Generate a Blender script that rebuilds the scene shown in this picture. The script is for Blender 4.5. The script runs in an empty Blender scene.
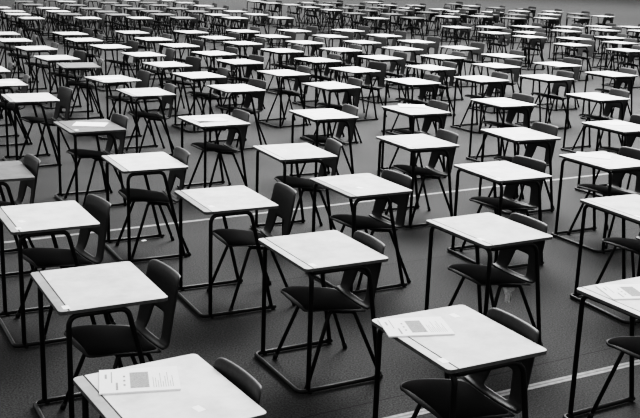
import bpy, bmesh, math, random
from mathutils import Vector, Matrix

C = bpy.context.scene.collection
PI = math.pi
random.seed(11)

# number, block, column, row, x, y, turn of the desk, chair offset x / y / turn, desk in view, mean pixel x / y (used only to order the labels)
DESKS = [
(0, 'N', -7.79, 11.54, -0.54, 3.293, 32.5, 0.025, -0.029, 0.9, 1, 167, 397),
(1, 'N', -7.7, 10.58, -1.071, 4.484, 28.5, 0.091, -0.014, 5.0, 1, 97, 286),
(2, 'N', -6.66, 10.51, 0.017, 5.222, 28.6, 0.03, -0.028, -3.0, 1, 322, 249),
(3, 'N', -6.7, 11.5, 0.616, 3.991, 28.6, 0.027, -0.031, -1.4, 1, 458, 336),
(4, 'N', -5.75, 10.54, 1.037, 5.77, 29.9, 0.03, -0.034, -2.1, 1, 489, 229),
(5, 'N', -6.7, 9.58, -0.634, 6.304, 27.4, 0.162, -0.042, -2.3, 1, 225, 198),
(6, 'N', -5.87, 9.58, 0.283, 6.848, 29.0, 0.06, -0.019, 3.4, 1, 360, 185),
(7, 'N', -4.81, 9.58, 1.422, 7.504, 27.0, 0.079, 0.046, 7.7, 1, 503, 171),
(8, 'N', -6.82, 8.63, -1.377, 7.391, 27.7, 0.035, -0.041, -2.3, 1, 144, 161),
(9, 'N', -7.66, 9.58, -1.671, 5.714, 28.5, 0.094, 0.029, 7.7, 1, 45, 216),
(10, 'N', -5.78, 8.66, -0.23, 8.002, 26.2, 0.076, -0.045, -7.2, 1, 295, 151),
(11, 'N', -4.78, 8.64, 0.856, 8.662, 27.4, 0.038, -0.037, -2.9, 1, 418, 141),
(12, 'N', -4.86, 7.46, 0.003, 10.047, 27.1, 0.038, -0.036, -2.8, 1, 324, 114),
(13, 'N', -5.86, 7.47, -1.068, 9.419, 30.2, 0.03, -0.03, 0.7, 1, 214, 120),
(14, 'N', -4.68, 10.51, 2.171, 6.448, 26.0, 0.1, 0.02, 6.0, 1, 639, 207),
(15, 'N', -5.76, 11.55, 1.678, 4.538, 29.9, 0.1, 0.02, 3.0, 1, 660, 301),
(16, 'N', -3.91, 9.57, 2.402, 8.086, 28.2, 0.125, 0.037, 1.0, 1, 607, 160),
(17, 'N', -7.72, 8.58, -2.393, 6.874, 27.0, 0.043, -0.014, 5.0, 1, -10, 171),
(18, 'N', -6.92, 6.01, -3.185, 10.496, 27.1, 0.156, 0.054, 10.3, 1, 30, 97),
(19, 'N', -6.82, 7.41, -2.157, 8.882, 29.7, 0.043, -0.014, 5.0, 1, 89, 126),
(20, 'N', -5.88, 5.97, -2.065, 11.227, 30.0, 0.036, -0.034, -2.3, 1, 145, 92),
(21, 'N', -4.95, 5.94, -1.074, 11.845, 29.8, 0.069, 0.01, 10.2, 1, 236, 88),
(22, 'N', -3.96, 7.5, 1.007, 10.571, 28.5, 0.033, -0.027, 1.6, 1, 416, 109),
(23, 'N', -2.89, 7.39, 2.107, 11.391, 28.6, 0.04, -0.018, 4.1, 1, 504, 102),
(24, 'N', -3.82, 8.65, 1.894, 9.24, 24.0, 0.043, -0.014, 5.0, 1, 520, 134),
(25, 'N', -1.66, 7.36, 3.433, 12.2, 29.1, 0.051, -0.044, -4.8, 1, 598, 96),
(26, 'N', -2.77, 8.66, 3.058, 9.926, 29.0, 0.101, -0.013, 5.4, 1, 621, 126),
(27, 'N', -7.0, 5.07, -3.862, 11.596, 29.4, 0.04, -0.038, -3.4, 1, 1, 82),
(28, 'N', -6.96, 4.07, -4.464, 12.836, 29.4, 0.056, -0.048, -4.0, 1, -14, 69),
(29, 'N', -5.94, 5.09, -2.68, 12.312, 37.7, 0.183, -0.011, -3.0, 1, 112, 79),
(30, 'N', -5.91, 3.9, -3.447, 13.67, 24.7, 0.04, -0.038, -3.4, 1, 79, 65),
(31, 'N', -6.01, 3.19, -3.991, 14.543, 34.9, 0.146, 0.042, 9.0, 1, 57, 57),
(32, 'N', -6.0, 2.11, -4.68, 15.858, 34.7, 0.04, -0.038, -3.4, 1, 36, 48),
(33, 'N', -6.03, 1.02, -5.432, 17.118, 29.4, 0.095, -0.048, -4.0, 1, 14, 40),
(34, 'N', -5.98, 0.01, -6.029, 18.378, 29.4, 0.047, -0.048, -4.0, 1, 3, 33),
(35, 'N', -5.03, 0.13, -4.904, 18.873, 34.0, 0.131, -0.002, 8.4, 1, 70, 33),
(36, 'N', -5.09, 1.11, -4.339, 17.638, 32.6, 0.066, 0.024, -1.1, 1, 84, 39),
(37, 'N', -5.0, 2.06, -3.624, 16.555, 34.9, 0.161, -0.01, 6.2, 1, 111, 46),
(38, 'N', -4.88, 3.03, -2.866, 15.452, 33.8, 0.182, -0.048, -4.0, 1, 143, 54),
(39, 'N', -4.96, 4.06, -2.284, 14.151, 34.6, 0.229, 0.067, 9.0, 1, 167, 64),
(40, 'N', -4.96, 5.0, -1.672, 13.004, 33.5, 0.094, -0.016, -4.0, 1, 199, 75),
(41, 'N', -4.0, -0.0, -3.87, 19.657, 31.6, 0.097, 0.031, 12.0, 1, 132, 32),
(42, 'N', -4.06, 1.12, -3.207, 18.287, 34.1, 0.033, 0.032, 2.1, 1, 153, 39),
(43, 'N', -4.02, 2.04, -2.561, 17.191, 34.0, 0.13, -0.007, 7.1, 1, 179, 45),
(44, 'N', -3.94, 3.07, -1.819, 16.009, 35.5, 0.098, 0.014, 3.7, 1, 214, 53),
(45, 'N', -3.99, 3.97, -1.291, 14.86, 33.0, 0.064, 0.005, 10.2, 1, 240, 61),
(46, 'N', -3.97, 5.04, -0.576, 13.596, 35.0, 0.067, -0.036, -4.0, 1, 283, 73),
(47, 'N', -3.95, 6.03, 0.088, 12.395, 33.1, 0.073, -0.048, -4.0, 1, 331, 85),
(48, 'N', -3.03, 0.06, -2.771, 20.233, 35.5, 0.051, 0.032, -0.3, 1, 191, 32),
(49, 'N', -3.0, 1.04, -2.106, 19.059, 34.8, 0.145, 0.007, 9.2, 1, 217, 37),
(50, 'N', -2.97, 1.87, -1.529, 18.063, 34.1, 0.153, 0.039, 1.6, 1, 242, 43),
(51, 'N', -2.86, 2.9, -0.745, 16.878, 33.3, 0.04, -0.038, -3.4, 1, 282, 50),
(52, 'N', -2.94, 4.0, -0.121, 15.507, 35.6, 0.043, -0.038, -3.4, 1, 317, 60),
(53, 'N', -3.01, 4.97, 0.434, 14.294, 35.8, 0.27, 0.067, 9.0, 1, 355, 69),
(54, 'N', -2.91, 5.97, 1.184, 13.124, 32.7, 0.04, -0.038, -3.4, 1, 413, 81),
(55, 'N', -2.05, -0.03, -1.765, 20.941, 33.1, 0.053, -0.009, 6.3, 1, 243, 31),
(56, 'N', -1.97, 0.91, -1.074, 19.848, 32.7, 0.233, 0.067, 9.0, 1, 273, 36),
(57, 'N', -1.95, 1.9, -0.404, 18.67, 33.8, 0.04, -0.038, -3.4, 1, 304, 42),
(58, 'N', -1.95, 2.94, 0.273, 17.417, 35.3, 0.04, -0.038, -3.4, 1, 341, 49),
(59, 'N', -1.93, 3.9, 0.91, 16.247, 33.0, 0.158, -0.019, 2.2, 1, 380, 57),
(60, 'N', -1.93, 4.98, 1.605, 14.939, 33.4, 0.081, -0.048, -4.0, 1, 430, 67),
(61, 'N', -1.98, 5.98, 2.2, 13.691, 32.0, 0.04, -0.038, -3.4, 1, 482, 79),
(62, 'N', -1.06, -0.04, -0.691, 21.572, 33.5, 0.27, 0.067, 9.0, 1, 294, 30),
(63, 'N', -0.97, 1.01, 0.085, 20.361, 33.9, 0.27, 0.067, 9.0, 1, 330, 36),
(64, 'N', -0.97, 1.97, 0.707, 19.189, 32.5, 0.27, 0.067, 9.0, 1, 362, 42),
(65, 'N', -0.91, 2.95, 1.409, 18.053, 33.9, 0.27, 0.067, 9.0, 1, 402, 48),
(66, 'N', -0.98, 4.0, 2.005, 16.725, 32.8, 0.04, -0.038, -3.4, 1, 443, 57),
(67, 'N', -0.91, 4.98, 2.717, 15.565, 30.9, 0.157, 0.04, 6.1, 1, 496, 65),
(68, 'N', -1.1, 6.07, 3.208, 14.134, 31.2, 0.094, -0.011, -3.0, 1, 547, 77),
(69, 'N', 0.0, 0.0, 0.49, 22.195, 32.8, 0.27, 0.067, 9.0, 1, 348, 30),
(70, 'N', 0.1, 0.99, 1.242, 21.058, 33.2, 0.27, 0.067, 9.0, 1, 384, 35),
(71, 'N', 0.02, 2.02, 1.812, 19.746, 31.8, 0.27, 0.067, 9.0, 1, 416, 41),
(72, 'N', 0.13, 2.96, 2.54, 18.661, 30.0, 0.27, 0.067, 9.0, 1, 460, 47),
(73, 'N', 0.05, 4.02, 3.139, 17.344, 32.0, 0.084, 0.023, -0.9, 1, 503, 55),
(74, 'N', 0.06, 5.05, 3.812, 16.1, 30.9, 0.186, 0.067, 9.0, 1, 557, 64),
(75, 'N', -0.0, 6.0, 4.361, 14.905, 30.4, 0.044, -0.038, -3.4, 1, 611, 74),
(76, 'R', 2.84, -0.51, 3.241, 24.586, 29.4, 0.104, 0.037, 5.2, 1, 457, 27),
(77, 'R', 3.65, -0.46, 4.168, 25.038, 30.1, 0.051, 0.044, 5.0, 1, 491, 27),
(78, 'R', 2.73, 0.72, 3.912, 23.016, 28.8, 0.146, 0.028, -1.0, 1, 494, 33),
(79, 'R', 4.66, -0.54, 5.205, 25.773, 29.6, 0.157, 0.045, 3.3, 1, 526, 26),
(80, 'R', 3.58, 0.72, 4.84, 23.556, 29.2, 0.119, 0.01, 10.0, 1, 529, 32),
(81, 'R', 2.89, 1.52, 4.565, 22.153, 29.3, 0.11, 0.036, 4.6, 1, 530, 36),
(82, 'R', 5.64, -0.32, 6.422, 26.12, 29.7, 0.045, 0.032, 4.1, 1, 570, 27),
(83, 'R', 4.73, 0.51, 5.95, 24.518, 27.4, 0.095, 0.033, 0.8, 1, 566, 31),
(84, 'R', 3.49, 1.88, 5.543, 22.085, 29.1, 0.219, 0.054, 7.6, 1, 574, 38),
(85, 'R', 2.54, 2.85, 5.083, 20.309, 28.9, 0.27, 0.067, 9.0, 1, 573, 44),
(86, 'R', 6.64, -0.44, 7.406, 26.872, 28.1, 0.167, -0.012, 0.0, 1, 599, 26),
(87, 'R', 5.92, 0.39, 7.159, 25.384, 26.0, 0.116, -0.021, 3.1, 1, 605, 30),
(88, 'R', 4.51, 1.84, 6.588, 22.787, 29.6, 0.043, -0.019, -4.7, 1, 612, 37),
(89, 'R', 3.8, 2.69, 6.36, 21.309, 29.3, 0.042, -0.019, 3.8, 1, 620, 42),
(90, 'R', 2.77, 3.73, 5.914, 19.398, 29.3, 0.08, -0.019, -0.4, 1, 626, 50),
(91, 'R', 7.36, -0.25, 8.353, 27.123, 29.3, 0.19, -0.021, 3.2, 1, 632, 27),
(92, 'R', 6.64, 0.69, 8.162, 25.524, 29.3, 0.126, 0.013, 3.1, 1, 643, 31),
(93, 'L', -3.94, -6.98, -8.34, 28.094, 26.5, 0.081, -0.032, -0.7, 1, 33, 4),
(94, 'L', -4.9, -5.91, -8.679, 26.225, 29.3, 0.137, 0.02, -3.4, 1, -1, 7),
(95, 'L', -3.89, -5.8, -7.517, 26.708, 26.9, 0.098, 0.005, 10.3, 1, 48, 8),
(96, 'L', -4.84, -4.8, -7.899, 24.915, 28.8, 0.084, 0.008, 11.0, 1, 13, 11),
(97, 'L', -3.92, -4.8, -6.909, 25.484, 27.4, 0.107, 0.04, 3.1, 1, 58, 11),
(98, 'L', -4.9, -3.97, -7.443, 23.849, 26.9, 0.033, 0.025, 2.0, 1, 18, 14),
(99, 'L', -3.91, -4.01, -6.382, 24.516, 26.8, 0.119, -0.001, 8.4, 1, 69, 14),
(100, 'L', -4.88, -2.98, -6.773, 22.669, 27.5, 0.057, -0.009, -2.2, 1, 31, 18),
(101, 'L', -3.84, -2.98, -5.636, 23.337, 28.1, 0.133, 0.052, 5.1, 1, 88, 18),
(102, 'L', -3.86, -8.13, -9.014, 29.514, 24.3, 0.082, -0.012, 5.5, 1, 24, 1),
(103, 'L', -2.82, -8.26, -7.955, 30.335, 24.8, 0.156, 0.012, 7.2, 1, 67, 1),
(104, 'L', -2.99, -6.92, -7.26, 28.63, 26.9, 0.056, 0.028, 6.4, 1, 75, 5),
(105, 'L', -1.89, -7.92, -6.708, 30.537, 27.3, 0.106, 0.012, 12.0, 1, 109, 2),
(106, 'L', -1.89, -6.92, -6.071, 29.313, 26.4, 0.052, 0.032, 5.3, 1, 121, 5),
(107, 'L', -2.98, -5.75, -6.49, 27.216, 26.9, 0.117, -0.039, -4.4, 1, 90, 8),
(108, 'L', -1.97, -5.75, -5.395, 27.868, 27.9, 0.058, 0.015, 7.2, 1, 135, 8),
(109, 'L', -2.94, -4.77, -5.813, 26.057, 27.3, 0.119, 0.036, 12.0, 1, 106, 11),
(110, 'L', -1.89, -4.91, -4.761, 26.913, 28.6, 0.098, -0.012, 2.4, 1, 151, 11),
(111, 'L', -2.97, -3.89, -5.278, 24.994, 28.4, 0.156, -0.036, -3.0, 1, 118, 14),
(112, 'L', -2.82, -3.0, -4.545, 24.0, 27.8, 0.073, 0.027, 1.7, 1, 139, 18),
(113, 'L', 0.15, -8.08, -4.586, 32.041, 28.1, 0.154, 0.005, 8.6, 1, 185, 3),
(114, 'L', -0.92, -7.01, -5.076, 30.042, 26.1, 0.049, 0.012, -5.5, 1, 159, 5),
(115, 'L', 0.18, -6.9, -3.81, 30.589, 25.5, 0.133, 0.012, 4.4, 1, 203, 6),
(116, 'L', -0.91, -5.87, -4.324, 28.677, 27.0, 0.162, 0.002, 9.3, 1, 177, 8),
(117, 'L', -0.8, -4.91, -3.597, 27.55, 25.0, 0.081, 0.035, 0.5, 1, 197, 11),
(118, 'L', 0.08, -5.9, -3.281, 29.308, 24.5, 0.097, 0.05, 6.6, 1, 216, 8),
(119, 'L', -1.98, -3.97, -4.25, 25.708, 28.1, 0.041, -0.02, 3.5, 1, 163, 14),
(120, 'L', -0.84, -3.84, -2.916, 26.307, 30.5, 0.069, 0.027, 8.6, 1, 217, 14),
(121, 'L', -1.9, -3.05, -3.58, 24.615, 26.4, 0.107, 0.012, 12.0, 1, 183, 17),
(122, 'L', -0.84, -8.04, -5.654, 31.339, 26.3, 0.168, 0.033, 0.1, 1, 148, 2),
(123, 'L', 0.11, -4.93, -2.594, 28.185, 27.3, 0.036, 0.024, -2.5, 1, 235, 11),
(124, 'L', 0.15, -3.96, -1.925, 27.052, 28.4, 0.079, 0.007, 3.9, 1, 256, 14),
(125, 'L', -0.8, -3.0, -2.342, 25.271, 27.1, 0.066, 0.006, 9.3, 1, 235, 18),
(126, 'C', 2.64, -9.03, -2.474, 34.785, 29.7, 0.065, 0.005, 8.8, 1, 256, 1),
(127, 'C', 2.69, -8.23, -1.904, 33.851, 30.2, 0.064, -0.006, 7.2, 1, 271, 3),
(128, 'C', 2.97, -7.57, -1.208, 33.152, 24.8, 0.114, -0.014, 4.9, 1, 291, 4),
(129, 'L', 0.27, -3.03, -1.2, 25.957, 25.6, 0.061, 0.017, 7.1, 1, 281, 17),
(130, 'C', 2.94, -6.54, -0.558, 31.923, 27.7, 0.095, -0.007, 6.9, 1, 310, 7),
(131, 'C', 4.0, -7.59, -0.082, 33.857, 26.8, 0.042, 0.015, -4.7, 1, 325, 5),
(132, 'C', 3.96, -8.52, -0.718, 34.967, 27.7, 0.141, 0.013, 5.0, 1, 307, 3),
(133, 'C', 2.97, -5.54, 0.133, 30.741, 28.4, 0.075, 0.006, 7.9, 1, 331, 10),
(134, 'C', 3.86, -6.4, 0.544, 32.353, 29.2, 0.044, 0.003, -4.5, 1, 344, 7),
(135, 'C', 4.94, -7.58, 0.956, 34.463, 27.9, 0.097, 0.023, 4.0, 1, 355, 5),
(136, 'C', 4.91, -8.69, 0.198, 35.759, 26.5, 0.099, 0.025, 12.0, 1, 333, 2),
(137, 'C', 2.89, -4.36, 0.812, 29.275, 29.1, 0.13, 0.02, 2.3, 1, 354, 13),
(138, 'C', 3.9, -5.37, 1.253, 31.136, 29.3, 0.05, 0.01, 2.2, 1, 367, 10),
(139, 'C', 4.95, -6.51, 1.664, 33.174, 28.5, 0.119, -0.022, -1.3, 1, 377, 7),
(140, 'C', 6.03, -7.6, 2.135, 35.184, 29.2, 0.068, 0.03, 2.8, 1, 387, 5),
(141, 'C', 3.8, -4.15, 1.927, 29.573, 27.7, 0.103, -0.028, 1.3, 1, 391, 14),
(142, 'C', 2.49, -2.84, 1.359, 27.188, 29.4, 0.073, 0.021, 6.1, 1, 376, 18),
(143, 'C', 5.04, -5.5, 2.415, 32.013, 29.4, 0.12, -0.038, -1.3, 1, 402, 10),
(144, 'C', 3.56, -2.95, 2.448, 27.992, 29.3, 0.033, 0.034, 0.2, 1, 413, 18),
(145, 'C', 5.88, -6.35, 2.787, 33.586, 29.6, 0.055, -0.002, 8.2, 1, 409, 8),
(146, 'C', 6.92, -7.5, 3.166, 35.624, 29.2, 0.073, -0.025, 2.1, 1, 415, 5),
(147, 'C', 5.3, -4.74, 3.178, 31.275, 29.7, 0.064, 0.01, 8.7, 1, 428, 12),
(148, 'C', 6.42, -8.91, 1.723, 37.024, 29.8, 0.08, -0.005, -0.7, 1, 373, 2),
(149, 'C', 4.79, -3.31, 3.56, 29.205, 29.5, 0.104, 0.018, -4.1, 1, 448, 16),
(150, 'C', 5.65, -4.12, 3.982, 30.716, 29.0, 0.043, 0.033, 3.6, 1, 455, 14),
(151, 'C', 6.46, -5.06, 4.237, 32.362, 28.3, 0.055, -0.01, 4.6, 1, 457, 11),
(152, 'C', 7.57, -6.05, 4.811, 34.274, 29.0, 0.108, 0.007, 10.7, 1, 466, 9),
(153, 'C', 8.94, -7.52, 5.356, 36.918, 28.4, 0.039, -0.022, -3.1, 1, 471, 6),
(154, 'C', 6.52, -5.88, 3.783, 33.417, 29.4, 0.068, 0.003, 3.6, 1, 439, 9),
(155, 'C', 9.06, -8.47, 4.858, 38.12, 26.9, 0.083, 0.053, 10.8, 1, 454, 4),
(156, 'C', 5.84, -3.38, 4.649, 29.941, 28.3, 0.102, 0.015, 12.0, 1, 481, 16),
(157, 'C', 6.59, -4.04, 5.044, 31.237, 29.6, 0.133, 0.014, 5.0, 1, 487, 14),
(158, 'C', 7.49, -4.91, 5.47, 32.843, 28.8, 0.096, -0.002, 8.2, 1, 492, 12),
(159, 'C', 9.12, -6.67, 6.118, 36.033, 30.8, 0.053, 0.008, -6.6, 1, 496, 8),
(160, 'C', 6.35, -2.81, 5.586, 29.589, 29.4, 0.069, 0.01, 10.2, 1, 514, 18),
(161, 'C', 7.47, -3.98, 6.036, 31.699, 28.5, 0.1, -0.02, 3.4, 1, 516, 14),
(162, 'C', 8.82, -5.35, 6.63, 34.23, 29.3, 0.137, 0.051, 5.6, 1, 519, 11),
(163, 'C', 9.85, -6.21, 7.189, 35.906, 28.3, 0.079, 0.003, 9.8, 1, 526, 9),
(164, 'C', 7.33, -2.77, 6.673, 30.164, 30.0, 0.099, -0.012, 5.6, 1, 546, 18),
(165, 'C', 8.68, -4.07, 7.301, 32.585, 29.5, 0.112, -0.039, -1.6, 1, 549, 14),
(166, 'C', 9.83, -5.15, 7.857, 34.632, 29.9, 0.055, 0.034, 0.3, 1, 552, 11),
(167, 'C', 9.94, -4.31, 8.513, 33.674, 29.3, 0.107, -0.005, 5.0, 1, 578, 14),
(168, 'C', 8.58, -2.93, 7.917, 31.117, 27.2, 0.042, 0.01, -3.1, 1, 579, 17),
(169, 'C', 9.87, -3.38, 9.04, 32.498, 29.0, 0.12, 0.043, 10.5, 1, 603, 16),
(170, 'N', -7.9, 7.45, -3.312, 8.141, 28.0, 0.087, -0.039, -1.7, 0, -68, 136),
(180, 'L', -3, -9.0, -8.6, 31.19, 31.0, 0.067, 0.027, 1.2, 0, 53, -1),
(181, 'L', -2, -9.0, -7.515, 31.808, 28.9, 0.112, 0.013, 1.2, 1, 92, 0),
(182, 'L', -1, -9.0, -6.423, 32.449, 30.3, 0.131, 0.007, -0.6, 1, 130, 0),
(183, 'L', 0, -9.0, -5.337, 33.072, 28.9, 0.059, 0.018, -4.0, 1, 167, 0),
]


# ------------------------------------------------------------------ materials
def nodes_of(name):
    m = bpy.data.materials.new(name)
    m.use_nodes = True
    nt = m.node_tree
    return m, nt, nt.nodes['Principled BSDF']

def grey(v):
    return (v, v, v, 1.0)

def plain(name, v, rough=0.5, spec=0.5, noise=0.0, scale=40.0, detail=3.0):
    m, nt, b = nodes_of(name)
    b.inputs['Roughness'].default_value = rough
    b.inputs['Specular IOR Level'].default_value = spec
    b.inputs['Base Color'].default_value = grey(v)
    if noise > 0:
        tc = nt.nodes.new('ShaderNodeTexCoord')
        nz = nt.nodes.new('ShaderNodeTexNoise')
        nz.inputs['Scale'].default_value = scale
        nz.inputs['Detail'].default_value = detail
        rp = nt.nodes.new('ShaderNodeValToRGB')
        rp.color_ramp.elements[0].position = 0.3
        rp.color_ramp.elements[1].position = 0.7
        rp.color_ramp.elements[0].color = grey(v * (1 - noise))
        rp.color_ramp.elements[1].color = grey(min(1, v * (1 + noise)))
        nt.links.new(tc.outputs['Object'], nz.inputs['Vector'])
        nt.links.new(nz.outputs['Fac'], rp.inputs['Fac'])
        nt.links.new(rp.outputs['Color'], b.inputs['Base Color'])
    return m

def floor_material():
    m, nt, b = nodes_of('grey_sports_floor')
    L = nt.links.new
    b.inputs['Roughness'].default_value = 0.8
    b.inputs['Specular IOR Level'].default_value = 0.18
    tc = nt.nodes.new('ShaderNodeTexCoord')
    fine = nt.nodes.new('ShaderNodeTexNoise')
    fine.inputs['Scale'].default_value = 95
    fine.inputs['Detail'].default_value = 4
    fine.inputs['Roughness'].default_value = 0.75
    big = nt.nodes.new('ShaderNodeTexNoise')
    big.inputs['Scale'].default_value = 0.9
    big.inputs['Detail'].default_value = 5
    L(tc.outputs['Object'], fine.inputs['Vector'])
    L(tc.outputs['Object'], big.inputs['Vector'])
    r1 = nt.nodes.new('ShaderNodeValToRGB')
    r1.color_ramp.elements[0].position = 0.32
    r1.color_ramp.elements[1].position = 0.68
    r1.color_ramp.elements[0].color = grey(FLOOR * 0.15)
    r1.color_ramp.elements[1].color = grey(FLOOR * 1.85)
    L(fine.outputs['Fac'], r1.inputs['Fac'])
    r2 = nt.nodes.new('ShaderNodeValToRGB')
    r2.color_ramp.elements[0].position = 0.3
    r2.color_ramp.elements[1].position = 0.75
    r2.color_ramp.elements[0].color = grey(0.84)
    r2.color_ramp.elements[1].color = grey(1.0)
    L(big.outputs['Fac'], r2.inputs['Fac'])
    mx = nt.nodes.new('ShaderNodeMix')
    mx.data_type = 'RGBA'
    mx.blend_type = 'MULTIPLY'
    mx.inputs['Factor'].default_value = 1.0
    L(r1.outputs['Color'], mx.inputs['A'])
    L(r2.outputs['Color'], mx.inputs['B'])
    # dark joints between the sheets of flooring, laid along the court lines
    mp = nt.nodes.new('ShaderNodeMapping')
    mp.inputs['Rotation'].default_value = (0, 0, math.radians(-29.8))
    L(tc.outputs['Object'], mp.inputs['Vector'])
    br = nt.nodes.new('ShaderNodeTexBrick')
    br.inputs['Color1'].default_value = grey(1)
    br.inputs['Color2'].default_value = grey(0.94)
    br.inputs['Mortar'].default_value = grey(0.35)
    br.inputs['Scale'].default_value = 1.0
    br.inputs['Mortar Size'].default_value = 0.004
    br.inputs['Mortar Smooth'].default_value = 0.4
    br.inputs['Brick Width'].default_value = 14.0
    br.inputs['Row Height'].default_value = 2.0
    L(mp.outputs['Vector'], br.inputs['Vector'])
    m2 = nt.nodes.new('ShaderNodeMix')
    m2.data_type = 'RGBA'
    m2.blend_type = 'MULTIPLY'
    m2.inputs['Factor'].default_value = 1.0
    L(mx.outputs['Result'], m2.inputs['A'])
    L(br.outputs['Color'], m2.inputs['B'])
    L(m2.outputs['Result'], b.inputs['Base Color'])
    bp = nt.nodes.new('ShaderNodeBump')
    bp.inputs['Strength'].default_value = 0.12
    bp.inputs['Distance'].default_value = 0.004
    L(fine.outputs['Fac'], bp.inputs['Height'])
    L(bp.outputs['Normal'], b.inputs['Normal'])
    return m

def top_material(name, v):
    """laminate with faint scuffs and cloudy wear"""
    m, nt, b = nodes_of(name)
    L = nt.links.new
    b.inputs['Roughness'].default_value = 0.6
    b.inputs['Specular IOR Level'].default_value = 0.15
    tc = nt.nodes.new('ShaderNodeTexCoord')
    oi = nt.nodes.new('ShaderNodeObjectInfo')
    ad = nt.nodes.new('ShaderNodeVectorMath')
    ad.operation = 'MULTIPLY_ADD'
    cb = nt.nodes.new('ShaderNodeCombineXYZ')
    for k in range(3):
        L(oi.outputs['Random'], cb.inputs[k])
    ad.inputs[1].default_value = (37, 19, 5)
    L(cb.outputs[0], ad.inputs[0])
    L(tc.outputs['Object'], ad.inputs[2])
    n1 = nt.nodes.new('ShaderNodeTexNoise')
    n1.inputs['Scale'].default_value = 7
    n1.inputs['Detail'].default_value = 6
    n1.inputs['Roughness'].default_value = 0.65
    L(ad.outputs[0], n1.inputs['Vector'])
    r = nt.nodes.new('ShaderNodeValToRGB')
    r.color_ramp.elements[0].position = 0.28
    r.color_ramp.elements[1].position = 0.62
    r.color_ramp.elements[0].color = grey(v * 0.70)
    r.color_ramp.elements[1].color = grey(v)
    L(n1.outputs['Fac'], r.inputs['Fac'])
    # each top a little lighter or darker than the next
    vr = nt.nodes.new('ShaderNodeMapRange')
    vr.inputs['To Min'].default_value = 0.74
    vr.inputs['To Max'].default_value = 1.0
    L(oi.outputs['Random'], vr.inputs['Value'])
    mx = nt.nodes.new('ShaderNodeMix')
    mx.data_type = 'RGBA'
    mx.blend_type = 'MULTIPLY'
    mx.inputs['Factor'].default_value = 1.0
    L(r.outputs['Color'], mx.inputs['A'])
    L(vr.outputs['Result'], mx.inputs['B'])
    L(mx.outputs['Result'], b.inputs['Base Color'])
    return m

EXPO = 0.58
FLOOR = 0.050
WLOW, WFAR, WBASE = (0.16, 0.36), 0.45, 0.46
M = {
    'floor': floor_material(),
    'line': plain('white_line_paint', 0.23, 0.6, 0.3, 0.25, 30),
    'line_worn': plain('worn_line_paint', 0.12, 0.6, 0.3, 0.3, 30),
    'top_white': top_material('white_laminate', 0.80),
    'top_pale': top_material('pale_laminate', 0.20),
    'top_grey': top_material('grey_laminate', 0.19),
    'strip': top_material('darker_strip', 0.42),  # front strip, a darker tone than the writing surface
    'edge': plain('desk_edge', 0.09, 0.6, 0.3, 0.2, 30),
    'under': plain('desk_underside', 0.03, 0.8, 0.2, 0.2, 20),
    'groove': plain('groove_dark', 0.16, 0.9, 0.1, 0.2, 30),  # bottom of the pencil groove, darker than the top
    'steel': plain('black_painted_steel', 0.005, 0.45, 0.35, 0.3, 25),
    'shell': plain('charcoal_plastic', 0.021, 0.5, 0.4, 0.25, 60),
    'shell_dark': plain('charcoal_plastic_dimmed', 0.010, 0.6, 0.3, 0.25, 60),  # shell plastic again, colour darkened because the seat rim caught too much light
    'pad': plain('black_seat_fabric', 0.006, 0.95, 0.12, 0.4, 160),
    'paper': plain('white_paper', 0.88, 0.7, 0.2, 0.03, 12),
    'paper_grey': plain('greyish_paper', 0.55, 0.7, 0.2, 0.05, 12),
    'print': plain('grey_print', 0.36, 0.8, 0.1, 0.25, 220),
    'ink': plain('dark_print', 0.34, 0.8, 0.1, 0.3, 200),
    'card': plain('white_card', 0.97, 0.6, 0.3, 0.02, 12),
    'lining': plain('torn_grey_lining', 0.48, 0.95, 0.1, 0.4, 60),
}

# ------------------------------------------------------------------ mesh helpers
def mesh_of(name, bm, mats, smooth=True):
    bmesh.ops.recalc_face_normals(bm, faces=bm.faces[:])
    me = bpy.data.meshes.new(name)
    bm.to_mesh(me)
    bm.free()
    for m in mats:
        me.materials.append(m)
    if smooth:
        for p in me.polygons:
            p.use_smooth = True
    return me

def baked(me, name, mods):
    """apply modifiers once, so that every copy can share the finished mesh"""
    o = bpy.data.objects.new('scratch', me)
    C.objects.link(o)
    for kind, props in mods:
        md = o.modifiers.new(kind.lower(), kind)
        for k, v in props.items():
            setattr(md, k, v)
    dg = bpy.context.evaluated_depsgraph_get()
    out = bpy.data.meshes.new_from_object(o.evaluated_get(dg))
    out.name = name
    bpy.data.objects.remove(o)
    return out

def obj(name, me, parent=None):
    o = bpy.data.objects.new(name, me)
    C.objects.link(o)
    if parent is not None:
        o.parent = parent
    return o

def thing(name, loc=(0, 0, 0), rz=0.0):
    o = bpy.data.objects.new(name, None)
    o.empty_display_size = 0.1
    C.objects.link(o)
    o.location = loc
    o.rotation_euler = (0, 0, rz)
    return o

def tag(o, label, cat, group=None, kind=None):
    if label:
        o['label'] = label
    if cat:
        o['category'] = cat
    if group:
        o['group'] = group
    if kind:
        o['kind'] = kind

def copy_tree(src, parent=None):
    c = src.copy()
    C.objects.link(c)
    if parent is not None:
        c.parent = parent
    for ch in list(src.children):
        copy_tree(ch, c)
    return c

def rounded_path(pts, radii, n=6):
    """polyline with filleted corners"""
    P = [Vector(p) for p in pts]
    out = [P[0]]
    for i in range(1, len(P) - 1):
        r = radii[i] if isinstance(radii, (list, tuple)) else radii
        a = (P[i - 1] - P[i]).normalized()
        b = (P[i + 1] - P[i]).normalized()
        if r <= 0:
            out.append(P[i])
            continue
        ang = a.angle(b)
        d = r / math.tan(ang / 2)
        s, e = P[i] + a * d, P[i] + b * d
        for k in range(n + 1):
            t = k / n
            out.append(s * (1 - t) ** 2 + P[i] * 2 * t * (1 - t) + e * t ** 2)
    out.append(P[-1])
    return out

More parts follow.
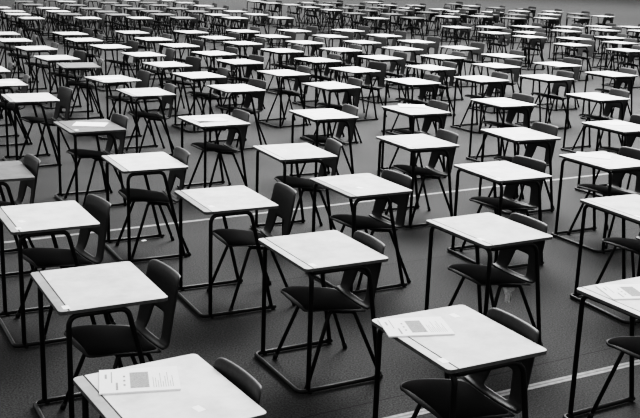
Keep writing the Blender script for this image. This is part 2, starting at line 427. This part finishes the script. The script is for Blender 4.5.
def tube(bm, pts, r, seg=10, cap=True):
    P = [Vector(p) for p in pts]
    rings = []
    ref = None
    for i, p in enumerate(P):
        if i == 0:
            d = (P[1] - P[0]).normalized()
        elif i == len(P) - 1:
            d = (P[-1] - P[-2]).normalized()
        else:
            d = ((P[i + 1] - p).normalized() + (p - P[i - 1]).normalized()).normalized()
        if ref is None:
            ref = Vector((0, 0, 1)) if abs(d.z) < 0.9 else Vector((1, 0, 0))
        x = (ref - d * ref.dot(d)).normalized()
        y = d.cross(x)
        ref = x
        rings.append([bm.verts.new(p + (x * math.cos(2 * PI * k / seg) + y * math.sin(2 * PI * k / seg)) * r) for k in range(seg)])
    for a, b in zip(rings, rings[1:]):
        for k in range(seg):
            bm.faces.new((a[k], a[(k + 1) % seg], b[(k + 1) % seg], b[k]))
    if cap:
        bm.faces.new(rings[0][::-1])
        bm.faces.new(rings[-1])

def tube_mesh(name, paths, r, mat, seg=10):
    bm = bmesh.new()
    for p in paths:
        tube(bm, p, r, seg)
    return mesh_of(name, bm, [mat])

def outline(x0, x1, y0, y1, r0, r1, n=4):
    """rectangle outline, corners rounded by r0 at x0 and r1 at x1"""
    pts = []
    for cx, cy, a0, r in ((x1 - r1, y1 - r1, 0, r1), (x0 + r0, y1 - r0, 90, r0), (x0 + r0, y0 + r0, 180, r0), (x1 - r1, y0 + r1, 270, r1)):
        if r < 1e-4:
            pts.append((cx, cy))
            continue
        for k in range(n + 1):
            a = math.radians(a0 + 90 * k / n)
            pts.append((cx + r * math.cos(a), cy + r * math.sin(a)))
    return pts

def slab(bm, pts, z0, z1, chamfer=0.0, top=0, side=1, bottom=2):
    n = len(pts)
    cx = sum(p[0] for p in pts) / n
    cy = sum(p[1] for p in pts) / n
    lo = [bm.verts.new((x, y, z0)) for x, y in pts]
    hi = [bm.verts.new((x, y, z1 - chamfer)) for x, y in pts]
    if chamfer > 0:
        up = []
        for x, y in pts:
            d = Vector((cx - x, cy - y))
            sx = chamfer if d.x > 0 else -chamfer
            sy = chamfer if d.y > 0 else -chamfer
            up.append(bm.verts.new((x + sx, y + sy, z1)))
    else:
        up = hi
    f = bm.faces.new(up)
    f.material_index = top
    f = bm.faces.new(lo[::-1])
    f.material_index = bottom
    for k in range(n):
        q = (k + 1) % n
        f = bm.faces.new((lo[k], lo[q], hi[q], hi[k]))
        f.material_index = side
        if chamfer > 0:
            f = bm.faces.new((hi[k], hi[q], up[q], up[k]))
            f.material_index = top

# ------------------------------------------------------------------ the setting
def floor_quad(name, pts, mat, z):
    bm = bmesh.new()
    bm.faces.new([bm.verts.new((x, y, z)) for x, y in pts])
    return obj(name, mesh_of(name, bm, [mat], False))

fl = floor_quad('floor', [(-45, -12), (45, -12), (45, 85), (-45, 85)], M['floor'], 0.0)
tag(fl, None, None, kind='structure')

def court_line(name, a, b, width, ext, core=None):
    a, b = Vector(a), Vector(b)
    d = (b - a).normalized()
    nn = Vector((-d.y, d.x))
    p, q = a - d * ext, b + d * ext
    bm = bmesh.new()
    strips = [(-width / 2, width / 2, 0)] if core is None else [(-width / 2, -width * 0.12, 0), (-width * 0.12, width * 0.14, 1), (width * 0.14, width / 2, 0)]
    for s0, s1, mi in strips:
        vs = [(p + nn * s0), (q + nn * s0), (q + nn * s1), (p + nn * s1)]
        lo = [bm.verts.new((v.x, v.y, 0.0)) for v in vs]
        hi = [bm.verts.new((v.x, v.y, 0.0015)) for v in vs]
        f = bm.faces.new(hi)
        f.material_index = mi
        for k in range(4):
            f = bm.faces.new((lo[k], lo[(k + 1) % 4], hi[(k + 1) % 4], hi[k]))
            f.material_index = mi
    o = obj(name, mesh_of(name, bm, [M['line'], M['line_worn']], False))
    tag(o, None, None, kind='structure')
    return o

court_line('floor_marking', (-2.547, 7.442), (3.135, 10.841), 0.045, 9)
court_line('floor_marking', (0.452, 4.626), (1.958, 5.4625), 0.055, 9, core=True)

# ------------------------------------------------------------------ the desk
DH = 0.72      # height of the desk top
TW = 0.306      # half the width
TD = 0.258      # half the depth
GX = -TD + 0.047

def desk_top(name, mat, strip):
    bm = bmesh.new()
    t = 0.018
    slab(bm, outline(-TD, TD, -TW, TW, 0.022, 0.022), DH - t, DH - 0.0035, 0, 3, 1, 2)          # core board
    slab(bm, outline(-TD, GX - 0.003, -TW, TW, 0.022, 0.0), DH - 0.004, DH, 0.0012, 4, 1, 3)      # strip before the pencil groove
    slab(bm, outline(GX + 0.003, TD, -TW, TW, 0.0, 0.022), DH - 0.004, DH, 0.0012, 0, 1, 3)       # writing surface
    return mesh_of(name, bm, [mat, M['edge'], M['under'], M['groove'], strip], False)

TOPS = {(k, kind): desk_top('tabletop_' + k, M['top_' + k], M['strip'] if kind == 'side' and k == 'white' else M['top_' + k])
        for k in ('white', 'pale', 'grey') for kind in ('side', 'front')}
R_D = 0.0125
FX, RX0, RX1 = -0.213, 0.155, 0.228     # front leg, rear leg at the top, rear leg at the floor
LY = 0.290
ZT = DH - 0.018 - R_D                    # axis of the tube under the top

def leg_meshes(kind):
    """front and rear legs; 'side' has hoops along the sides, 'front' has hoops across the front and the back"""
    out = []
    rr = 0.055
    for s in (1, -1):
        if kind == 'side':
            f = rounded_path([(FX, s * LY, 0.02), (FX, s * LY, ZT), (FX + 0.17, s * LY, ZT)], [0, rr, 0])
            top = Vector((0.062, s * LY, ZT))
            r = rounded_path([(0.222, s * LY, 0.02), top, (FX + 0.17, s * LY, ZT)], [0, rr, 0])
        else:
            f = rounded_path([(FX, s * LY, 0.02), (FX, s * LY, ZT), (FX, s * 0.08, ZT)], [0, rr, 0])
            r = rounded_path([(0.236, s * LY, 0.02), (0.135, s * LY, ZT), (FX + 0.01, s * LY, ZT)], [0, 0.085, 0])
        out.append(tube_mesh('front_leg', [f], R_D, M['steel']))
        out.append(tube_mesh('rear_leg', [r], R_D, M['steel']))
    return out

def bar_mesh(kind):
    if kind == 'side':
        p = [[(FX, -LY + R_D, ZT - 0.002), (FX, LY - R_D, ZT - 0.002)], [(0.02, -LY + R_D, ZT - 0.002), (0.02, LY - R_D, ZT - 0.002)]]
        p = p[1:]
    else:
        p = [[(FX, -0.085, ZT), (FX, 0.085, ZT)], [(0.03, -LY + R_D, ZT - 0.002), (0.03, LY - R_D, ZT - 0.002)]]
    return tube_mesh('frame_bar', p, R_D * 0.96, M['steel'])

rail_path = rounded_path([(0.252, LY, 0.0175), (-0.268, LY, 0.0175), (-0.268, -LY, 0.0175), (0.252, -LY, 0.0175)], [0, 0.035, 0.035, 0], 5)

def rail_mesh():
    bm = bmesh.new()
    tube(bm, rail_path, R_D, 10)
    for x in (0.235, -0.2):                     # little glides under the rails
        for s in (1, -1):
            bmesh.ops.create_cone(bm, cap_ends=True, segments=10, radius1=0.012, radius2=0.012, depth=0.012,
                                  matrix=Matrix.Translation((x, s * LY, 0.006)))
    return mesh_of('floor_rail', bm, [M['steel']])

RAIL = rail_mesh()
LEGS = {k: leg_meshes(k) for k in ('side', 'front')}
BARS = {k: bar_mesh(k) for k in ('side', 'front')}

def card_mesh():
    bm = bmesh.new()
    slab(bm, [(0.016, -0.024), (0.016, 0.024), (-0.016, 0.024), (-0.016, -0.024)], 0, 0.0005, 0, 0, 0, 0)
    return mesh_of('number_card', bm, [M['card']], False)
CARD = card_mesh()

def make_desk(kind):
    root = thing('exam_desk')
    obj('tabletop', TOPS['white', kind], root)
    for me in LEGS[kind]:
        obj('leg', me, root)
    obj('frame_bar', BARS[kind], root)
    obj('floor_rail', RAIL, root)
    return root

# ------------------------------------------------------------------ the chair
def lerp(a, b, t):
    return a + (b - a) * t

def catmull(P, n):
    out = []
    for i in range(len(P) - 1):
        p0, p1, p2, p3 = P[max(i - 1, 0)], P[i], P[i + 1], P[min(i + 2, len(P) - 1)]
        for k in range(n):
            t = k / n
            out.append(tuple(0.5 * (2 * b + (c - a) * t + (2 * a - 5 * b + 4 * c - d) * t * t + (3 * b - a - 3 * c + d) * t ** 3)
                             for a, b, c, d in zip(p0, p1, p2, p3)))
    out.append(tuple(P[-1]))
    return out

# profile rows: x, z, half width, sag of the middle (seat: down, back: backwards), half width of the hole (0 none)
SEAT_P = [(-0.226, 0.433, 0.158, 0.000), (-0.219, 0.440, 0.186, 0.000), (-0.186, 0.443, 0.207, 0.003), (-0.10, 0.438, 0.217, 0.008),
          (0.0, 0.422, 0.217, 0.012), (0.09, 0.406, 0.212, 0.012), (0.150, 0.396, 0.206, 0.012)]
BACK_P = [(0.150, 0.396, 0.206, 0.012), (0.178, 0.402, 0.203, 0.013), (0.194, 0.426, 0.201, 0.014), (0.204, 0.462, 0.199, 0.015),
          (0.216, 0.515, 0.197, 0.016), (0.226, 0.566, 0.195, 0.017), (0.244, 0.645, 0.191, 0.018), (0.256, 0.705, 0.186, 0.018),
          (0.260, 0.726, 0.184, 0.018), (0.264, 0.738, 0.180, 0.017), (0.272, 0.745, 0.170, 0.014), (0.284, 0.744, 0.155, 0.012)]

def shell_grid(rows, back):
    bm = bmesh.new()
    grid = []
    for k, (x, z, w, sag) in enumerate(rows):
        if back:
            h = lerp(0.092, 0.062, min(1, max(0, (z - 0.41) / 0.12)))
        else:
            h = 0.11
        cols = [0, h * 0.34, h * 0.68, h, lerp(h, w, 0.35), lerp(h, w, 0.7), w]
        ys = [-c for c in cols[:0:-1]] + cols
        line = []
        for y in ys:
            q = (y / w) ** 2
            if back:
                bl = min(1, max(0, (z - 0.398) / 0.06))
                px = x + sag * bl * (0.35 - 1.0 * q)
                pz = z + (1 - bl) * 0.012 * q - (0.002 * q ** 3 if z > 0.73 else 0)
            else:
                px = x + (0.012 * q if x < -0.2 else 0)
                pz = z + sag * (q - 0.4) * 1.0 - 0.008 * q ** 3
            line.append(bm.verts.new((px, y, pz)))
        grid.append(line)
    for a in range(len(grid) - 1):
        zc = (rows[a][1] + rows[a + 1][1]) / 2
        for b in range(12):
            if back and 0.412 < zc < 0.53 and 3 <= b <= 8:
                continue
            bm.faces.new((grid[a][b], grid[a][b + 1], grid[a + 1][b + 1], grid[a + 1][b]))
    return bm

def chair_meshes():
    d = {}
    sr = catmull(SEAT_P, 2)
    br = catmull(BACK_P, 2)
    mods = [('SOLIDIFY', {'thickness': 0.009, 'offset': 0.0}), ('SUBSURF', {'levels': 1, 'render_levels': 1})]
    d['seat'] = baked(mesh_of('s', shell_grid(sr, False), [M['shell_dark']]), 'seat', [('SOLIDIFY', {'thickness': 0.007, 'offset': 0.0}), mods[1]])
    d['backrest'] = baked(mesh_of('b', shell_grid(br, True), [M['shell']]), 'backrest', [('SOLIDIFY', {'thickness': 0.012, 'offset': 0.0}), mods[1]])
    # upholstered pad lying in the seat
    bm = bmesh.new()
    grid = []
    xs = [-0.214, -0.206, -0.170, -0.10, -0.02, 0.05, 0.10, 0.135, 0.15]
    for i, x in enumerate(xs):
        w = [0.160, 0.186, 0.204, 0.212, 0.212, 0.207, 0.200, 0.190, 0.172][i]
        line = []
        for k in range(11):
            y = w * (k - 5) / 5
            q = (y / 0.2) ** 2
            e = max(abs(k - 5) / 5, abs(i - 4) / 4)
            z = 0.4455 - 0.172 * max(0, x + 0.125) - 0.012 * max(0, -0.17 - x) / 0.04 * 0.3 - 0.008 * (1 - q) + 0.016 * (1 - e ** 6)
            line.append(bm.verts.new((x, y, z)))
        grid.append(line)
    for a in range(len(grid) - 1):
        for b in range(10):
            bm.faces.new((grid[a][b], grid[a][b + 1], grid[a + 1][b + 1], grid[a + 1][b]))
    d['pad'] = baked(mesh_of('p', bm, [M['pad']]), 'seat_pad', [('SOLIDIFY', {'thickness': 0.012, 'offset': -1.0}), ('SUBSURF', {'levels': 1, 'render_levels': 1})])
    r = 0.0105
    d['legs'] = []
    for s in (1, -1):
        f = rounded_path([(-0.215, s * 0.226, 0.008), (-0.062, s * 0.168, 0.410), (0.012, s * 0.166, 0.399)], [0, 0.03, 0])
        b = rounded_path([(0.245, s * 0.226, 0.008), (0.088, s * 0.168, 0.390), (0.012, s * 0.166, 0.399)], [0, 0.03, 0])
        for path in (f, b):
            bm = bmesh.new()
            tube(bm, path, r, 10)
            p0, p1 = Vector(path[0]), Vector(path[1])
            dd = (p1 - p0).normalized()
            tube(bm, [p0 - dd * 0.006, p0 + dd * 0.028], r * 1.28, 10)       # ferrule
            d['legs'].append(mesh_of('leg', bm, [M['steel']]))
    d['frame'] = tube_mesh('cross_bar', [[(-0.045, -0.166, 0.406), (-0.045, 0.166, 0.406)], [(0.070, -0.166, 0.394), (0.070, 0.166, 0.394)]], r * 0.95, M['steel'])
    return d

CH = chair_meshes()

def make_chair():
    root = thing('exam_chair')
    s = obj('seat', CH['seat'], root)
    obj('seat_pad', CH['pad'], s)
    obj('backrest', CH['backrest'], root)
    for me in CH['legs']:
        obj('leg', me, root)
    obj('cross_bar', CH['frame'], root)
    return root

# ------------------------------------------------------------------ which desk is which
ORD = ['', 'first', 'second', 'third', 'fourth', 'fifth', 'sixth', 'seventh', 'eighth', 'ninth', 'tenth', 'eleventh', 'twelfth', 'thirteenth']
N_ROWS = [11.5, 10.53, 9.58, 8.6, 7.43, 6.0, 5.0, 4.0, 3.0, 2.0, 1.05, 0.03]
L_ROWS = [-3.0, -3.97, -4.87, -5.83, -6.95, -8.07, -9.0]
C_ROWS = [-3.05, -4.2, -5.3, -6.4, -7.5, -8.7]
R_ROWS = [3.73, 2.77, 1.8, 0.6, -0.42]
ROWS = {'N': N_ROWS, 'L': L_ROWS, 'C': C_ROWS, 'R': R_ROWS}
BLOCK = {'L': 'dim block beyond the aisle', 'C': 'far right-hand block', 'R': 'block beside the right-hand aisle'}
def row_of(b, j):
    R = ROWS[b]
    return min(range(len(R)), key=lambda k: abs(R[k] - j))
members = {}
for D in DESKS:
    members.setdefault((D[1], row_of(D[1], D[3])), []).append(D)
WHERE = {}
for (b, r), L in members.items():
    L.sort(key=lambda D: D[11])
    seen = [D for D in L if D[10]]
    for k, D in enumerate(seen):
        last = k == len(seen) - 1 and k > 0
        if b == 'N':
            row = 'front row' if r == 0 else 'row %s from the front' % '' if False else ('front row' if r == 0 else '%s row from the front' % ORD[r + 1])
            WHERE[D[0]] = '%s from left, %s' % (ORD[k + 1], row)
        else:
            short = {'L': 'far-left block', 'C': 'far-right block', 'R': 'right-aisle block'}[b]
            WHERE[D[0]] = '%s from left, %s row of the %s' % (ORD[k + 1], 'nearest' if r == 0 else ORD[r + 1], short)
    for D in L:
        if not D[10]:
            WHERE[D[0]] = None

SIDE = {1, 5, 6, 8, 9, 0, 21, 20, 17, 18}
FRONT = {2, 3, 12, 23, 4, 7, 10, 11, 13, 14, 15, 16, 22, 24, 25, 26, 19}
GREY = {19, 30, 17}
NEAR_LABEL = {
    0: 'exam desk nearest the camera, printed booklet and small square card lying on it',
    1: 'white exam desk with a bright card across its pencil groove, behind the frontmost desk',
    2: 'bare white exam desk in the centre, card at the groove, chair well tucked in',
    3: 'white exam desk with a booklet overhanging its left edge, bottom centre',
    4: 'bare white exam desk whose chair has torn lining hanging underneath',
    15: 'white exam desk cut by the right edge, printed booklet on it, front row',
    9: 'white exam desk with two small cards near the groove, cut by the left edge',
    19: 'grey-topped exam desk with one bright white paper and a card, fifth row',
    13: 'white exam desk, curled paper on it, %s',
    22: 'white exam desk, thick booklet on it, %s',
}
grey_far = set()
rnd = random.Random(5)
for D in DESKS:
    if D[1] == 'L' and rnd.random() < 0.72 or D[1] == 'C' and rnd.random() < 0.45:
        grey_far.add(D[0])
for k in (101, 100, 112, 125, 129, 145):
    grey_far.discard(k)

# papers: desk, local x, y, turn in degrees, thickness, printed?
PAPERS = {
    0: (-0.043, 0.161, -19.5, 0.006, True), 3: (-0.121, 0.142, -17.5, 0.006, True), 15: (-0.035, 0.140, -20, 0.006, True),
    19: (0.024, 0.049, -27, 0.003, False), 13: (-0.036, -0.004, -2, 0.006, False), 22: (0.075, 0.187, -28, 0.010, False),
    16: (0.014, 0.169, -48, 0.003, False), 23: (-0.02, -0.06, -32, 0.003, False), 27: (0.02, -0.02, -30, 0.004, False),
}
for k in (32, 29, 38, 42, 51, 63, 65, 73, 58, 76 - 7, 100, 101, 112, 148, 81, 85, 71, 55, 26, 33):
    PAPERS.setdefault(k, (rnd.uniform(-.06, .08), rnd.uniform(-.05, .12), rnd.uniform(-30, 5), 0.003, False))
CARDS = {0: (0.054, -0.158, 10), 1: (-0.215, -0.255, 0), 2: (-0.19, -0.252, 5), 3: (-0.222, -0.215, 0), 5: (-0.168, -0.18, 5), 7: (-0.205, -0.235, 0),
         6: (-0.06, -0.095, 20), 9: (-0.158, -0.087, 20), 19: (-0.175, -0.2, 15)}
EXTRA_CARDS = {3: (0.129, 0.195, 4), 9: (-0.205, -0.235, 0)}

proto_desk = {k: make_desk(k) for k in ('side', 'front')}
used = {'side': False, 'front': False}
def chair_height(blk, ri):
    return 1.015 if blk == 'N' and ri > 10 else 1.035 if blk == 'N' and ri > 9 else 1.065

proto_chair = make_chair()
all_cards = []
KINDS = {}
chair_used = False
for D in DESKS:
    num, blk, ci, ri, x, y, th, dx, dy, crot, inview, px, py = D
    kind = 'side' if num in SIDE else 'front' if num in FRONT else ('front' if rnd.random() < 0.5 else 'side')
    KINDS[num] = kind
    if used[kind]:
        d = copy_tree(proto_desk[kind])
    else:
        d = proto_desk[kind]
        used[kind] = True
    t = math.radians(th)
    d.location = (x, y, 0)
    d.rotation_euler = (0, 0, t)
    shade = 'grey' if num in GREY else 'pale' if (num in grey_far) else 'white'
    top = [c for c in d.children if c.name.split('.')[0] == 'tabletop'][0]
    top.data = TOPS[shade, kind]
    where = WHERE[num]
    adj = {'grey': 'grey-topped', 'pale': 'pale grey', 'white': 'white-topped'}[shade]
    if num in NEAR_LABEL:
        lab = NEAR_LABEL[num]
        if '%s' in lab:
            lab = lab % where
    elif where:
        lab = '%s exam desk, %s' % (adj, where)
    else:
        lab = {170: 'exam desk mostly outside the left edge beside the fifth row', 180: 'exam desk in the farthest left row, its top above the upper edge'}.get(num, 'exam desk mostly cut off by the edge of the photo')
    tag(d, lab, 'desk', 'exam desks set out in rows')
    # number cards taped to the nearer tops
    cards = []
    if num in CARDS:
        cards.append(CARDS[num])
        if num in EXTRA_CARDS:
            cards.append(EXTRA_CARDS[num])
    elif blk == 'N' and ri > 4.5 and rnd.random() < 0.7:
        cards.append((-0.222 + rnd.uniform(-.004, .03), -0.23 + rnd.uniform(-.02, .06), rnd.uniform(-8, 20)))
    all_cards.append((d, cards))
    # chair
    if chair_used:
        c = copy_tree(proto_chair)
    else:
        c = proto_chair
        chair_used = True
    u = Vector((math.cos(t), math.sin(t)))
    v = Vector((-math.sin(t), math.cos(t)))
    p = Vector((x, y)) + u * dx + v * dy
    c.location = (p.x, p.y, 0)
    c.rotation_euler = (0, 0, t + math.radians(crot))
    hs = chair_height(blk, ri)
    c.scale = (1, 1, hs)          # two sizes of chair are in use
    if num == 0:
        cl = 'black moulded chair at the frontmost desk, only its back rim showing'
    elif num == 4:
        cl = 'black moulded chair with torn grey lining hanging under its seat'
        bm = bmesh.new()
        rn = random.Random(2)
        top_e, bot = [], []
        nseg = 9
        for k in range(nseg + 1):
            yy = -0.165 + 0.03 * k / nseg
            drop = 0.14 * math.sin(PI * (0.15 + 0.8 * k / nseg)) * rn.uniform(0.55, 1.0)
            top_e.append(bm.verts.new((-0.045 + 0.14 * k / nseg, yy, 0.408)))
            bot.append(bm.verts.new((-0.03 + 0.11 * k / nseg + rn.uniform(-.012, .012), yy + rn.uniform(-.006, .006), 0.40 - drop)))
        for k in range(nseg):
            bm.faces.new((top_e[k], top_e[k + 1], bot[k + 1], bot[k]))
        l = obj('torn_lining', mesh_of('torn_lining', bm, [M['lining']]), c)
        l['label'] = 'torn pale grey lining'
    elif where:
        cl = 'black moulded chair at the desk %s' % where
    else:
        cl = {170: 'black moulded chair cut by the left edge, level with the fifth row', 180: 'black moulded chair at the leftmost desk cut by the upper edge'}.get(num, 'black moulded chair at a desk cut off by the photo edge')
    tag(c, cl, 'chair', 'black chairs tucked behind the exam desks')

for d, cards in all_cards:
    for cx, cy, ca in cards:
        c = obj('number_card', CARD, d)
        c.location = (cx, cy, DH + 0.0002)
        c.rotation_euler = (0, 0, math.radians(ca))
        c['label'] = 'small white card taped to the top'

# ------------------------------------------------------------------ exam papers
def paper_mesh(th, curl):
    bm = bmesh.new()
    nx, ny = 8, 6
    for zz in (1,):
        pass
    hi, lo = [], []
    for i in range(nx + 1):
        a, b = [], []
        for k in range(ny + 1):
            x = -0.1485 + 0.297 * i / nx
            y = -0.105 + 0.21 * k / ny
            lift = curl * max(0, -y / 0.105) ** 2 * (0.5 + 0.5 * math.cos(i / nx * PI * 1.3))
            a.append(bm.verts.new((x, y, th + lift)))
            b.append(bm.verts.new((x, y, lift)))
        hi.append(a)
        lo.append(b)
    for i in range(nx):
        for k in range(ny):
            bm.faces.new((hi[i][k], hi[i + 1][k], hi[i + 1][k + 1], hi[i][k + 1]))
            bm.faces.new((lo[i][k], lo[i][k + 1], lo[i + 1][k + 1], lo[i + 1][k]))
    for i in range(nx):
        bm.faces.new((hi[i][0], lo[i][0], lo[i + 1][0], hi[i + 1][0]))
        bm.faces.new((hi[i][ny], hi[i + 1][ny], lo[i + 1][ny], lo[i][ny]))
    for k in range(ny):
        bm.faces.new((hi[0][k], hi[0][k + 1], lo[0][k + 1], lo[0][k]))
        bm.faces.new((hi[nx][k], lo[nx][k], lo[nx][k + 1], hi[nx][k + 1]))
    return mesh_of('paper', bm, [M['paper']], False)

def print_mesh(z):
    """unreadable blocks and lines of print on a front cover"""
    bm = bmesh.new()
    def q(x0, x1, y0, y1, mi):
        f = bm.faces.new([bm.verts.new(p) for p in ((x0, y0, z), (x1, y0, z), (x1, y1, z), (x0, y1, z))])
        f.material_index = mi
    q(-0.035, 0.035, -0.075, 0.065, 0)                       # grey instruction box
    rn = random.Random(9)
    for k in range(7):
        y = -0.07 + k * 0.019
        q(-0.060, -0.052, y, y + 0.015, 1) if k % 2 else None
    for k in range(9):
        x = 0.050 + k * 0.009
        q(x, x + 0.0022, -0.08, rn.uniform(-0.03, 0.06), 0)
    q(-0.088, -0.080, -0.085, -0.02, 1)
    q(-0.128, -0.120, 0.02, 0.06, 0)
    q(-0.105, -0.101, -0.02, 0.08, 0)
    return mesh_of('printed_text', bm, [M['print'], M['ink']], False)

PM = {}
BYNUM = {D[0]: D for D in DESKS}
for num, (lx, ly, rot, th_, printed) in PAPERS.items():
    if num not in BYNUM or not BYNUM[num][10]:
        continue
    D = BYNUM[num]
    t = math.radians(D[6])
    u = Vector((math.cos(t), math.sin(t)))
    v = Vector((-math.sin(t), math.cos(t)))
    p = Vector((D[4], D[5])) + u * lx + v * ly
    curl = 0.012 if num == 13 else 0.0
    key = (th_, curl)
    if key not in PM:
        PM[key] = paper_mesh(*key)
    o = obj('exam_booklet' if printed else 'exam_paper', PM[key])
    o.location = (p.x, p.y, DH + 0.0003)
    o.rotation_euler = (0, 0, t + math.radians(rot))
    if printed:
        pr = obj('printed_text', print_mesh(th_ + 0.0004), o)
    lab = {0: 'white printed exam booklet on the frontmost desk, beside the small square card',
           3: 'white printed exam booklet overhanging the left edge of a desk, bottom centre',
           15: 'white printed exam booklet on the desk cut by the right edge',
           19: 'bright white sheet lying on the grey-topped desk'}.get(num)
    if not lab:
        lab = 'white exam paper on the desk %s' % WHERE[num]
    tag(o, lab, 'paper', 'exam papers laid out on desks')

# scrap of paper on the floor
bm = bmesh.new()
slab(bm, [(-0.03, -0.02), (0.025, -0.026), (0.034, 0.012), (0.0, 0.022), (-0.026, 0.015)], 0, 0.002, 0, 0, 0, 0)
sc = obj('paper_scrap', mesh_of('paper_scrap', bm, [M['paper']], False))
sc.location = (-1.436, 7.644, 0.0003)
sc.rotation_euler = (0, 0, 0.9)
sc.scale = (0.7, 0.7, 1)
tag(sc, 'small white scrap of paper on the floor beneath a desk near the white line', 'paper scrap')

# ------------------------------------------------------------------ light
w = bpy.data.worlds.new('hall_light')
bpy.context.scene.world = w
w.use_nodes = True
wn, wl = w.node_tree.nodes, w.node_tree.links.new
bgn = wn['Background']
# soft grey hall, brighter low band at the far end added as rim light
wtc = wn.new('ShaderNodeTexCoord')
wsp = wn.new('ShaderNodeSeparateXYZ')
wl(wtc.outputs['Generated'], wsp.inputs[0])
lowm = wn.new('ShaderNodeMapRange')
lowm.interpolation_type = 'SMOOTHSTEP'
lowm.inputs['From Min'].default_value = WLOW[0]
lowm.inputs['From Max'].default_value = WLOW[1]
lowm.inputs['To Min'].default_value = 1.0
lowm.inputs['To Max'].default_value = 0.0
wl(wsp.outputs['Z'], lowm.inputs['Value'])
farm = wn.new('ShaderNodeMapRange')
farm.interpolation_type = 'SMOOTHSTEP'
farm.inputs['From Min'].default_value = 0.1
farm.inputs['From Max'].default_value = 0.8
wl(wsp.outputs['Y'], farm.inputs['Value'])
mul = wn.new('ShaderNodeMath')
mul.operation = 'MULTIPLY'
wl(lowm.outputs['Result'], mul.inputs[0])
wl(farm.outputs['Result'], mul.inputs[1])
mad = wn.new('ShaderNodeMath')
mad.operation = 'MULTIPLY_ADD'
mad.inputs[1].default_value = WFAR
mad.inputs[2].default_value = WBASE
wl(mul.outputs[0], mad.inputs[0])
wl(mad.outputs[0], bgn.inputs['Strength'])
bgn.inputs['Color'].default_value = (1, 1, 1, 1)

def area(name, loc, target, size, power):
    l = bpy.data.lights.new(name, 'AREA')
    l.shape = 'RECTANGLE'
    l.size, l.size_y = size
    l.energy = power
    o = bpy.data.objects.new(name, l)
    C.objects.link(o)
    o.location = loc
    o.rotation_euler = (Vector(target) - Vector(loc)).to_track_quat('-Z', 'Y').to_euler()
    return o

area('unseen_overhead_lamp', (2.0, 15.0, 9.0), (2.0, 15.0, 0), (6, 6), 1500)
area('unseen_overhead_lamp', (3.0, 21.0, 9.0), (3.0, 21.0, 0), (9, 9), 1250)
area('unseen_overhead_lamp', (-5.0, 26.0, 9.0), (-5.0, 26.0, 0), (9, 9), 700)
area('unseen_overhead_lamp', (10.0, 33.0, 9.0), (10.0, 33.0, 0), (9, 9), 1300)
area('unseen_overhead_lamp', (14.0, 56.0, 10.0), (14.0, 56.0, 0), (16, 16), 2100)  # unseen, added to brighten the floor at the far right
area('unseen_overhead_lamp', (-6.0, 54.0, 10.0), (-6.0, 54.0, 0), (16, 16), 2200)  # unseen too, added to light the far left floor

# ------------------------------------------------------------------ camera
cam = bpy.data.cameras.new('camera')
cam.sensor_width = 36.0
cam.lens = 973.4 / 640 * 36.0
cam.clip_end = 300
co = bpy.data.objects.new('camera', cam)
C.objects.link(co)
Rv, Uv, Fv = Vector((0.99941822, 0.00855682, 0.03301534)), Vector((-0.03410618, 0.2507416, 0.96745306)), Vector((0, 0.96801623, -0.25088756))
mt = Matrix((Rv, Uv, -Fv)).transposed().to_4x4()
mt.translation = (0, 0, 2.2995)
co.matrix_world = mt
sc_ = bpy.context.scene
sc_.camera = co
sc_.view_settings.view_transform = 'Filmic'
sc_.view_settings.look = 'Very High Contrast'
sc_.view_settings.exposure = EXPO
